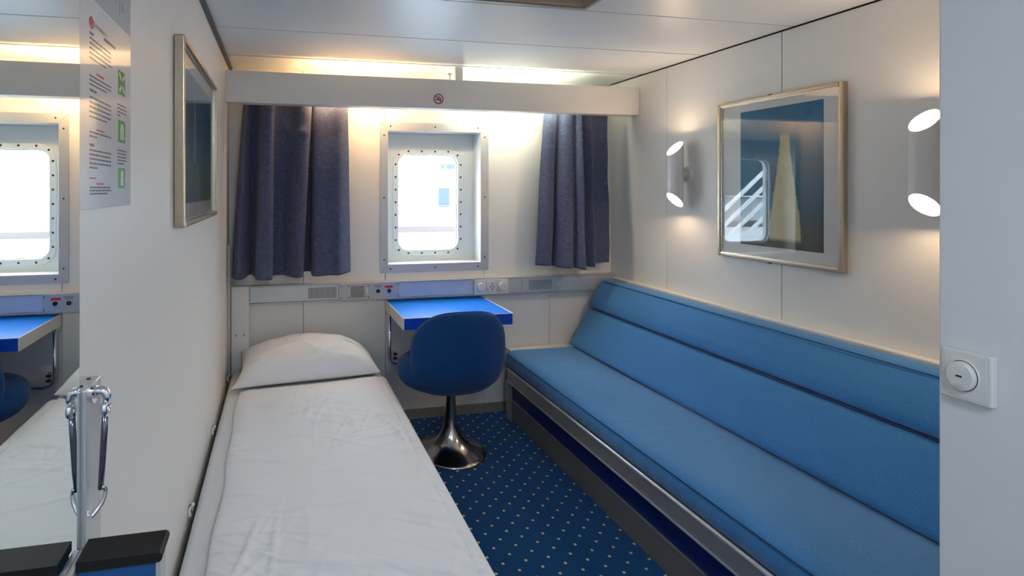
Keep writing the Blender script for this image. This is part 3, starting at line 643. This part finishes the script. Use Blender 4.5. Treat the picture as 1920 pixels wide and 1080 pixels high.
# ================================================================== PICTURES
def art_mat(name, kind):
    m = bpy.data.materials.new(name); m.use_nodes = True; nt = m.node_tree; N = nt.nodes; L = nt.links; p = N['Principled BSDF']; p.inputs['Roughness'].default_value = .8; p.inputs['Specular IOR Level'].default_value = .2
    tc = N.new('ShaderNodeTexCoord'); sx = N.new('ShaderNodeSeparateXYZ'); L.new(tc.outputs['Generated'], sx.inputs[0])
    nz = N.new('ShaderNodeTexNoise'); nz.inputs['Scale'].default_value = 5; nz.inputs['Detail'].default_value = 8; nz.inputs['Roughness'].default_value = .65
    mp = N.new('ShaderNodeMapping'); mp.inputs['Scale'].default_value = (1, 1.2, 4); L.new(tc.outputs['Generated'], mp.inputs[0]); L.new(mp.outputs[0], nz.inputs['Vector'])
    def M(op, a, b=None, c=None):
        n = N.new('ShaderNodeMath'); n.operation = op
        for i, v in enumerate((a, b, c)):
            if v is None: continue
            if isinstance(v, (int, float)): n.inputs[i].default_value = v
            else: L.new(v, n.inputs[i])
        return n.outputs[0]
    U, V = sx.outputs[1], sx.outputs[2]
    f_ = M('ADD', V, M('MULTIPLY', M('SUBTRACT', nz.outputs['Fac'], .5), .16))
    cr = N.new('ShaderNodeValToRGB'); L.new(f_, cr.inputs[0]); e = cr.color_ramp
    stops = [(0, (.045, .055, .045)), (.10, (.075, .095, .075)), (.2, (.05, .10, .12)), (.3, (.03, .12, .19)), (.55, (.055, .16, .24)), (.82, (.045, .19, .33)), (1, (.02, .15, .29))] if kind == 0 else [(0, (.16, .23, .20)), (.25, (.20, .30, .25)), (.5, (.11, .24, .30)), (.75, (.05, .16, .28)), (1, (.07, .22, .38))]
    e.elements[0].position = stops[0][0]; e.elements[0].color = (*stops[0][1], 1); e.elements[1].position = 1; e.elements[1].color = (*stops[-1][1], 1)
    for q, c in stops[1:-1]: k = e.elements.new(q); k.color = (*c, 1)
    # one plain pale upright brush form, wider towards its foot
    if kind == 0: c0, top, bot, w0, w1 = .43, .80, .05, .06, .19
    else: c0, top, bot, w0, w1 = .34, .86, .30, .016, .024
    mr = N.new('ShaderNodeMapRange'); mr.interpolation_type = 'SMOOTHSTEP'; L.new(V, mr.inputs[0]); mr.inputs[1].default_value = top; mr.inputs[2].default_value = bot; mr.inputs[3].default_value = w0; mr.inputs[4].default_value = w1
    dist = M('ABSOLUTE', M('SUBTRACT', M('ADD', U, M('MULTIPLY', M('SUBTRACT', nz.outputs['Fac'], .5), .05)), c0))
    edge = N.new('ShaderNodeMapRange'); edge.interpolation_type = 'SMOOTHSTEP'; L.new(M('SUBTRACT', mr.outputs[0], dist), edge.inputs[0]); edge.inputs[1].default_value = -.006; edge.inputs[2].default_value = .012
    tm = N.new('ShaderNodeMapRange'); tm.interpolation_type = 'SMOOTHSTEP'; L.new(V, tm.inputs[0]); tm.inputs[1].default_value = top+.02; tm.inputs[2].default_value = top-.03
    bm_ = N.new('ShaderNodeMapRange'); bm_.interpolation_type = 'SMOOTHSTEP'; L.new(V, bm_.inputs[0]); bm_.inputs[1].default_value = bot-.01; bm_.inputs[2].default_value = bot+.03
    k = M('MULTIPLY', M('MULTIPLY', edge.outputs[0], tm.outputs[0]), bm_.outputs[0])
    c2 = N.new('ShaderNodeMix'); c2.data_type = 'RGBA'; c2.inputs[6].default_value = (.50, .44, .24, 1); c2.inputs[7].default_value = (.68, .63, .42, 1)
    L.new(nz.outputs['Fac'], c2.inputs[0])
    mx = N.new('ShaderNodeMix'); mx.data_type = 'RGBA'; L.new(k, mx.inputs[0]); L.new(cr.outputs[0], mx.inputs[6]); L.new(c2.outputs[2], mx.inputs[7]); L.new(mx.outputs[2], p.inputs['Base Color'])
    return m
def picture(label, xw, dr, y0, y1, z0, z1, ay0, ay1, az0, az1, am, depth, wd):
    """xw wall plane, dr direction into the room"""
    t = thing('framed_picture', label, 'picture', (xw, (y0+y1)/2, z0), 'framed pictures')
    def B(a, b, *r): a_, b_ = xw+dr*a, xw+dr*b; return bx(min(a_, b_), max(a_, b_), *r)
    for a in ((y0, y0+wd, z0, z1), (y1-wd, y1, z0, z1), (y0+wd, y1-wd, z0, z0+wd), (y0+wd, y1-wd, z1-wd, z1)):
        f_ = mesh('frame_bar', B(.0005, depth, *a), M_frame, t, bevel=.004, seg=3)
    li = .005
    for a in ((y0+wd, y0+wd+li, z0+wd, z1-wd), (y1-wd-li, y1-wd, z0+wd, z1-wd), (y0+wd, y1-wd, z0+wd, z0+wd+li), (y0+wd, y1-wd, z1-wd-li, z1-wd)):
        mesh('frame_lip', B(.004, depth*.72, *a), M_framei, t)
    mesh('mount', B(.003, depth*.42, y0+wd, y1-wd, z0+wd, z1-wd), M_mount, t)
    mesh('print', B(depth*.42, depth*.44, ay0, ay1, az0, az1), am, t)
    mesh('glass', B(depth*.58, depth*.62, y0+wd+.001, y1-wd-.001, z0+wd+.001, z1-wd-.001), M_pglass, t)
    for z, s_ in ((z1, 1), (z0, -1)): mesh('hanger_clip', B(.001, .008, (y0+y1)/2+.02, (y0+y1)/2+.035, min(z, z+s_*.006), max(z, z+s_*.006)), M_screw, t)
    return t
picture('framed blue seascape print with pale upright form above the sofa', XR, -1, 1.585, 2.166, 1.082, 1.832, 1.668, 2.045, 1.151, 1.776, art_mat('print_right', 0), .024, .017)
picture('framed blue green print on the wall above the bed', XL, 1, 1.478, 2.226, 1.303, 1.840, 1.562, 2.142, 1.368, 1.774, art_mat('print_left', 1), .030, .017)

# ================================================================== SCONCES
M_sc = mat('sconce_enamel', (.78, .775, .77), rough=.25)
M_scl = glow('sconce_glow', (1, .70, .42), SCONCE)
SXc, SR = 2.088, .040
sc0 = thing('wall_sconce', 'white tube wall lamp between the corner curtain and the framed picture', 'wall lamp', (XR, 2.378, 1.49), 'tube wall lamps')
def cutring(r, zm, sl, off=0, n=40): return [(SXc+r*math.cos(2*PI*i/n), 2.378+r*math.sin(2*PI*i/n), zm+off+sl*r*math.cos(2*PI*i/n)) for i in range(n)]
zt, zb_ = 1.632, 1.352
mesh('tube', MB().loft([cutring(SR-.003, zb_, -1, .02), cutring(SR-.003, zb_, -1), cutring(SR, zb_, -1), cutring(SR, zt, 1), cutring(SR-.003, zt, 1), cutring(SR-.003, zt, 1, -.02)], caps=False), M_sc, sc0, smooth=True, split=.6)
for zm, sl, off in ((zt, 1, -.006), (zb_, -1, .006)):
    d = MB(); r = cutring(SR-.0031, zm, sl, off); d.add(r, [tuple(range(len(r)))]); mesh('diffuser', d, M_scl, sc0, fix=False)
mesh('wall_mount', MB().cyl((XR-.0005, 2.378, 1.49), (XR-.020, 2.378, 1.49), .043, .040, n=36), M_sc, sc0, smooth=True, split=.6)
mesh('arm', MB().cyl((XR-.018, 2.378, 1.49), (SXc+.03, 2.378, 1.49), .016, n=20), M_sc, sc0, smooth=True, split=.6)
sc1 = dup(sc0); sc1.location.y = 1.298; sc1.location.z += .006; sc1['label'] = 'white tube wall lamp half hidden by the grey partition'

# ================================================================== CEILING RECESS LIGHT, ADDED FILL LAMP
rl = thing('recessed_ceiling_light', 'square brown recess with pale rim in the ceiling, unlit', 'ceiling light', ((RX0+RX1)/2, (RY0+RY1)/2, ZC))
rb = MB(); zt_ = ZC+.10
rb.box(RX0-.005, RX0, RY0, RY1, ZC-.002, zt_).box(RX1, RX1+.005, RY0, RY1, ZC-.002, zt_).box(RX0, RX1, RY0-.005, RY0, ZC-.002, zt_).box(RX0, RX1, RY1, RY1+.005, ZC-.002, zt_)
mesh('recess_wall', rb, M_brown, rl); mesh('recess_top', bx(RX0-.005, RX1+.005, RY0-.005, RY1+.005, zt_, zt_+.01), M_brown, rl)
for a in ((RX0-.016, RX0, RY0-.016, RY1+.016), (RX1, RX1+.016, RY0-.016, RY1+.016), (RX0, RX1, RY0-.016, RY0), (RX0, RX1, RY1, RY1+.016)): mesh('rim', bx(*a, ZC-.006, ZC-.0005), M_alud, rl)
fill_lamp = thing('added_fill_lamp', 'added round fill lamp on the ceiling, unseen behind the viewer', 'ceiling light', (.42, -.45, ZC))  # added lamp, out of view, brightens the room from the entrance side
mesh('fill_lamp_base', MB().cyl((.42, -.45, ZC-.0005), (.42, -.45, ZC-.03), .15, n=40), M_white, fill_lamp)
mesh('fill_lamp_shade', MB().cyl((.42, -.45, ZC-.03), (.42, -.45, ZC-.075), .14, .11, n=40), glow('fill_glow', (.80, .905, 1), FILL), fill_lamp, smooth=True, split=.6)

# ================================================================== LEFT FOREGROUND: mirror, notice, hook, panel
mi = thing('wall_mirror', 'tall wall mirror at left edge reflecting window and bed', 'mirror', (XL, .4, .918))
MXF = -.268; MY0, MY1, MZ0, MZ1 = -.25, .755, .920, 2.06
mesh('glass_edge', bx(MXF-.006, MXF-.0004, MY0, MY1, MZ0, MZ1), M_gedge, mi)
mesh('silvering', MB().add([(MXF, MY0+.001, MZ0+.001), (MXF, MY1-.0015, MZ0+.001), (MXF, MY1-.0015, MZ1-.001), (MXF, MY0+.001, MZ1-.001)], [(0, 1, 2, 3)]), M_mirror, mi, fix=False)
mesh('backing_board', bx(XL+.0005, MXF-.006, MY0+.004, MY1-.004, MZ0, MZ1), M_grille, mi)
mesh('bottom_rail', bx(XL+.0005, MXF+.009, MY0, MY1+.002, MZ0-.035, MZ0-.001), M_trim, mi, bevel=.002)
mesh('side_trim', bx(XL+.0005, XL+.006, MY1, MY1+.006, MZ0, MZ1), M_tabedge, mi)
# safety notice
no = thing('safety_notice', 'laminated safety notice with green signs beside the mirror', 'notice', (XL, .94, 1.378))
M_paper = mat('laminated_paper', (.62, .62, .65), rough=.35, coat=1, coat_r=.05, bump=.12, bscale=14, bdist=.006)
M_text = mat('notice_ink', (.10, .10, .12), rough=.5, coat=.7, coat_r=.06)
M_nred = mat('notice_red', (.55, .05, .04), rough=.5); M_plan = mat('deck_plan_print', (.36, .40, .46), rough=.5, coat=.8)
NY0, NY1 = .775, 1.066; NX = XL+.0018
pp = mesh('paper', bx(XL+.0003, NX, NY0, NY1, 1.380, 2.02), M_paper, no)
def onwall(y0, y1, z0, z1, m, name, e=.0004): return mesh(name, bx(NX, NX+e, y0, y1, z0, z1), m, no)
def lines(y0, y1, z, n, dz, seed, name='text_lines', h=.0026):
    r = random.Random(seed); t = MB()
    for i in range(n):
        zz_ = z-i*dz; y = y0; end = y1 if i < n-1 else y0+(y1-y0)*r.uniform(.3, .9)
        while y < end:
            l = min(r.uniform(.006, .02), end-y)
            if l > .003: t.box(NX, NX+.0003, y, y+l, zz_-h/2, zz_+h/2)
            y += l+.0025
    return mesh(name, t, M_text, no)
LY0, LY1, GY0, GY1 = .850, .950, .985, 1.046
# logo and company name
t = MB(); zc_, yc_ = 1.669, .858
for rr in (.0095,):
    nn_ = 24; o = [(yc_+rr*math.cos(2*PI*i/nn_), zc_+rr*math.sin(2*PI*i/nn_)) for i in range(nn_)]; q = [(yc_+rr*.72*math.cos(2*PI*i/nn_), zc_+rr*.72*math.sin(2*PI*i/nn_)) for i in range(nn_)]
    for i in range(nn_):
        j = (i+1) % nn_; t.add([(NX+.0004, *o[i]), (NX+.0004, *o[j]), (NX+.0004, *q[j]), (NX+.0004, *q[i])], [(0, 1, 2, 3)])
t.box(NX, NX+.0004, yc_-.0045, yc_-.002, zc_-.0055, zc_+.0055).box(NX, NX+.0004, yc_+.002, yc_+.0045, zc_-.0055, zc_+.0055).box(NX, NX+.0004, yc_-.002, yc_+.002, zc_-.0012, zc_+.0012)
mesh('red_logo', t, M_nred, no)
def text_mesh(txt, size, y, z, name):
    cu = bpy.data.curves.new('t', 'FONT'); cu.body = txt; cu.size = size; ob = bpy.data.objects.new('t', cu); C.objects.link(ob)
    bpy.context.view_layer.update(); me = bpy.data.meshes.new_from_object(ob.evaluated_get(bpy.context.evaluated_depsgraph_get()))
    bpy.data.objects.remove(ob); k = MB(); k.v = [(NX+.0005, y+v.co.x, z+v.co.y) for v in me.vertices]; k.f = [tuple(p.vertices) for p in me.polygons]
    return mesh(name, k, M_text, no, fix=False)
text_mesh('HURTIGRUTEN', .0085, .871, 1.666, 'company_name')
lines(LY0, .893, 1.652, 1, .01, 1, 'heading', .004); lines(.915, .985, 1.660, 1, .01, 2, 'heading', .005)
lines(LY0, LY1, 1.644, 5, .0075, 3); onwall(LY0+.03, LY0+.064, 1.592, 1.595, M_nred, 'red_rule'); lines(LY0, LY1, 1.586, 3, .0065, 4)
lines(LY0, .893, 1.564, 1, .01, 5, 'heading', .004); lines(LY0, LY1, 1.553, 5, .0075, 6); onwall(LY0+.03, LY0+.064, 1.5035, 1.506, M_nred, 'red_rule'); lines(LY0, LY1, 1.499, 2, .0065, 7)
lines(LY0, .893, 1.479, 1, .01, 8, 'heading', .004); lines(LY0, LY1, 1.471, 5, .0068, 9)
onwall(LY0, LY0+.027, 1.4265, 1.4285, M_nred, 'red_rule'); onwall(LY0+.03, LY0+.064, 1.4175, 1.4200, M_nred, 'red_rule'); lines(LY0, LY1, 1.413, 3, .005, 10)
lines(GY0, GY1-.006, 1.564, 4, .0065, 11); lines(GY0, GY1-.006, 1.481, 5, .006, 12)
for k, (z0, z1) in enumerate(((1.582, 1.628), (1.494, 1.538), (1.410, 1.451))):
    g = onwall(GY0+.002, GY1-.016, z0, z1, M_signy, 'green_sign', .0006)
    gg = mesh('sign_field', bx(NX+.0006, NX+.0009, GY0+.0035, GY1-.0175, z0+.0015, z1-.0015), M_green, g)
    t = MB(); ym = (GY0+.002+GY1-.016)/2; zm = (z0+z1)/2; hh = (z1-z0)/2; X0, X1 = NX+.0009, NX+.0012
    if k == 0:   # four arrows meeting at an assembly point
        for sy in (-1, 1):
            for sz in (-1, 1): t.loft([[(x, ym+sy*.005, zm+sz*.003), (x, ym+sy*.002, zm+sz*.008), (x, ym+sy*.013, zm+sz*hh*.85), (x, ym+sy*.018, zm+sz*hh*.6)] for x in (X0, X1)])
    elif k == 1:        # life jacket: arch and two panels
        a = [(ym+.0095*math.cos(q), zm+hh*.15+hh*.5*math.sin(q)) for q in [PI*i/10 for i in range(11)]]
        t.loft([[(x, y, z) for y, z in a] for x in (X0, X1)]); t.box(X0, X1, ym-.0095, ym-.0015, zm-hh*.68, zm+hh*.15).box(X0, X1, ym+.0015, ym+.0095, zm-hh*.68, zm+hh*.15)
    else:
        t.loft([[(x, ym+.008*math.cos(q), zm+hh*.35+hh*.36*math.sin(q)) for q in [2*PI*i/16 for i in range(16)]] for x in (X0, X1)]).box(X0, X1, ym-.008, ym+.008, zm-hh*.65, zm+hh*.0)
    mesh('pictogram', t, M_signy, g)
pg = onwall(.80, 1.064, 1.709, 2.005, M_plan, 'deck_plan', .0006)
t = MB(); rr_ = random.Random(3)
for i in range(110):
    y = rr_.uniform(.82, 1.04); z = rr_.uniform(1.72, 1.96)
    if i % 2: t.box(NX+.0006, NX+.0009, y, y+rr_.uniform(.01, .02), z, z+.0012)
    else: t.box(NX+.0006, NX+.0009, y, y+.0012, z, z+rr_.uniform(.01, .03))
mesh('plan_lines', t, M_text, pg)
# chrome cabin hook on its bracket
hk = thing('cabin_hook', 'chrome swing hook on an aluminium block below the mirror', 'hook', (XL, .75, .90))
HB = mesh('mount_block', bx(XL+.0005, -.262, .7585, .819, .60, 1.134), M_alu, hk, bevel=.002)
for y in (.775, .804): mesh('screw', MB().cyl((-.274, y, 1.1338), (-.274, y, 1.1352), .003, n=8), M_screw, HB)
hy = .787
mesh('rosette', MB().cyl((-.2622, hy, 1.121), (-.259, hy, 1.121), .015, n=24), M_chrome, hk, smooth=True, split=.6)
mesh('pivot', MB().tube([(-.260, hy, 1.122), (-.253, hy, 1.123), (-.247, hy, 1.121), (-.244, hy, 1.114), (-.2445, hy, 1.106)], [.007, .007, .0065, .006, .0055], 14), M_chrome, hk, smooth=True)
mesh('eye', MB().tube([(-.2455, hy+.008*math.cos(a), 1.097+.009*math.sin(a)) for a in [2*PI*i/16 for i in range(17)]], .0045, 8), M_chrome, hk, smooth=True)
mesh('hook_arm', MB().tube([(-.246, hy, 1.092), (-.248, hy, 1.055), (-.2505, hy, 1.01), (-.2525, hy, .982)], [.0046, .0044, .0042, .0038], 10), M_dchrome, hk, smooth=True)
mesh('hook_eye_plate', MB().tube(catmull([(-.250, hy, .986), (-.247, hy+.002, .978), (-.2485, hy, .966), (-.254, hy-.004, .957), (-.2615, hy-.010, .949)], 16), .0034, 8), M_chrome, hk, smooth=True)
# blue end panel with black cap
ep = thing('end_panel', 'blue upright end panel with rounded black cap in left foreground', 'panel', (-.21, .73, 0))
mesh('panel_body', bx(-.2575, -.163, .716, .750, 0, .919), M_bluebox, ep, bevel=.003)
mesh('edge_profile', bx(-.163, -.157, .7155, .7505, 0, .920), M_trim, ep, bevel=.001, seg=1)
cp_ = MB().prism(rrect(-.40, -.153, .919, .932, .006, 6), lambda x, z: (max(x, -.2575), .710, z), lambda x, z: (max(x, -.2575), .756, z))
mesh('black_cap', cp_, M_blacktop, ep, bevel=.005, seg=3)
mesh('screw', MB().cyl((-.157, .733, .878), (-.1555, .733, .878), .003, n=8), M_screw, ep)
lb_ = thing('latch_box', 'small beige latch box on the blue end panel below the mirror', 'latch', (-.24, .716, .80))
mesh('latch_case', bx(-.2575, -.222, .668, .7155, .80, .896), M_beige, lb_, bevel=.008, seg=3)
mesh('latch_plate', bx(-.2575, -.226, .662, .668, .80, .885), M_alud, lb_, bevel=.001, seg=1)

# ================================================================== ROUND SWITCH on the partition
sw = thing('round_light_switch', 'white square switch plate with a round button on the partition', 'light switch', (1.11, .628, 1.064))
f_ = mesh('plate', bx(1.097, 1.1099, .597, .661, 1.064, 1.145), M_plast, sw, bevel=.003, seg=3)
mesh('inset', bx(1.0962, 1.0972, .603, .655, 1.0695, 1.1395), M_plastg if False else M_plast, f_, bevel=.0004, seg=1)
mesh('groove', ringplate([(y, z) for y, z in rrect(.6015, .6565, 1.068, 1.141, .001)], [(y, z) for y, z in rrect(.6027, .6553, 1.0692, 1.1398, .001)], 1.0968, 1.0974), M_grille, f_) if False else None
def ell(x, ry, rz, n=40): return [(x, .631+ry*math.cos(2*PI*i/n), 1.105+rz*math.sin(2*PI*i/n)) for i in range(n)]
mesh('collar', MB().loft([ell(1.0963, .0205, .0268), ell(1.0945, .0200, .0262)]), M_plast, sw, smooth=True, split=.5)
mesh('shadow_gap', MB().loft([ell(1.0946, .0190, .0250), ell(1.0942, .0190, .0250)]), M_grille, sw)
kb = mesh('button', MB().loft([ell(1.0943, .0180, .0240), ell(1.0885, .0176, .0236), ell(1.0868, .0158, .0216), ell(1.0865, .006, .008)]), M_plast, sw, smooth=True, split=.7)
mesh('indicator', MB().prism(rrect(.627, .635, 1.1035, 1.1065, .0014, 4), lambda y, z: (1.0869, y, z), lambda y, z: (1.0862, y, z)), M_grille, kb)

# ================================================================== OUTSIDE: promenade deck and harbour
dk = mesh('promenade_deck', bx(-9, 14, YW+.06, 5.35, -.12, -.02), M_deck); tag(dk, 'grey outer deck beyond the window', 'deck', kind='structure')
bw = thing('bulwark', 'white ship bulwark with teak cap rail outside the window', 'bulwark', (2, 5.25, -.02))
mesh('plating', bx(-9, 14, 5.22, 5.26, -.02, .955), M_deckw, bw); mesh('cap_rail', bx(-9, 14, 5.16, 5.32, .955, 1.025), M_teak, bw, bevel=.01)
st = thing('deck_stair_railing', 'white slanting stair railing on the deck outside', 'railing', (-.5, 4.6, -.02))
mesh('post', bx(-1.14, -.965, 4.57, 4.65, -.02, 2.3), M_deckw, st, bevel=.01)
for k in range(7):
    z = 1.70-.165*k; mesh('slanted_bar', MB().cyl((-.97, 4.6, z), (.45, 4.6, z-1.15), .021, n=12), M_deckw, st, smooth=True, split=.7)
mesh('post', bx(.45, .53, 4.57, 4.65, -.02, .7), M_deckw, st)
se = mesh('harbour_water', bx(-400, 600, 5.6, 900, -5.2, -5), M_sea); tag(se, 'grey harbour water far below the window', 'water', kind='stuff')
qy = thing('quay_building', 'pale quayside building with blue windows seen through the window', 'building', (9.5, 34, -5))
mesh('building_wall', bx(6.6, 13.5, 32, 40, -5, 6.0), M_deckw, qy)
for x0, x1, z0, z1 in ((10.2, 10.95, .35, 1.5), (10.35, 10.6, 2.75, 3.05), (10.75, 11.35, 2.75, 3.1)): f_ = mesh('window', bx(x0, x1, 31.93, 32.0, z0, z1), M_blueg, qy)
mesh('ledge', bx(10.1, 11.2, 31.7, 32, .26, .32), M_blueg, qy)
def hillf(xa, xb, h0):
    def f_(u, v):
        x = xa+(xb-xa)*u; return (x, 420+60*v, -5+(h0+.45*h0*math.sin(x*.013)+.25*h0*math.sin(x*.041+1))*v)
    return f_
h1 = mesh('wooded_hill', MB().grid(hillf(-900, -60, 90), 60, 3), M_hill); tag(h1, 'dark wooded hill across the harbour', 'hill', kind='structure')
h2 = mesh('snowy_hill', MB().grid(hillf(-60, 600, 45), 60, 3), M_snow); tag(h2, 'pale snowy hills across the harbour', 'hill', kind='structure')
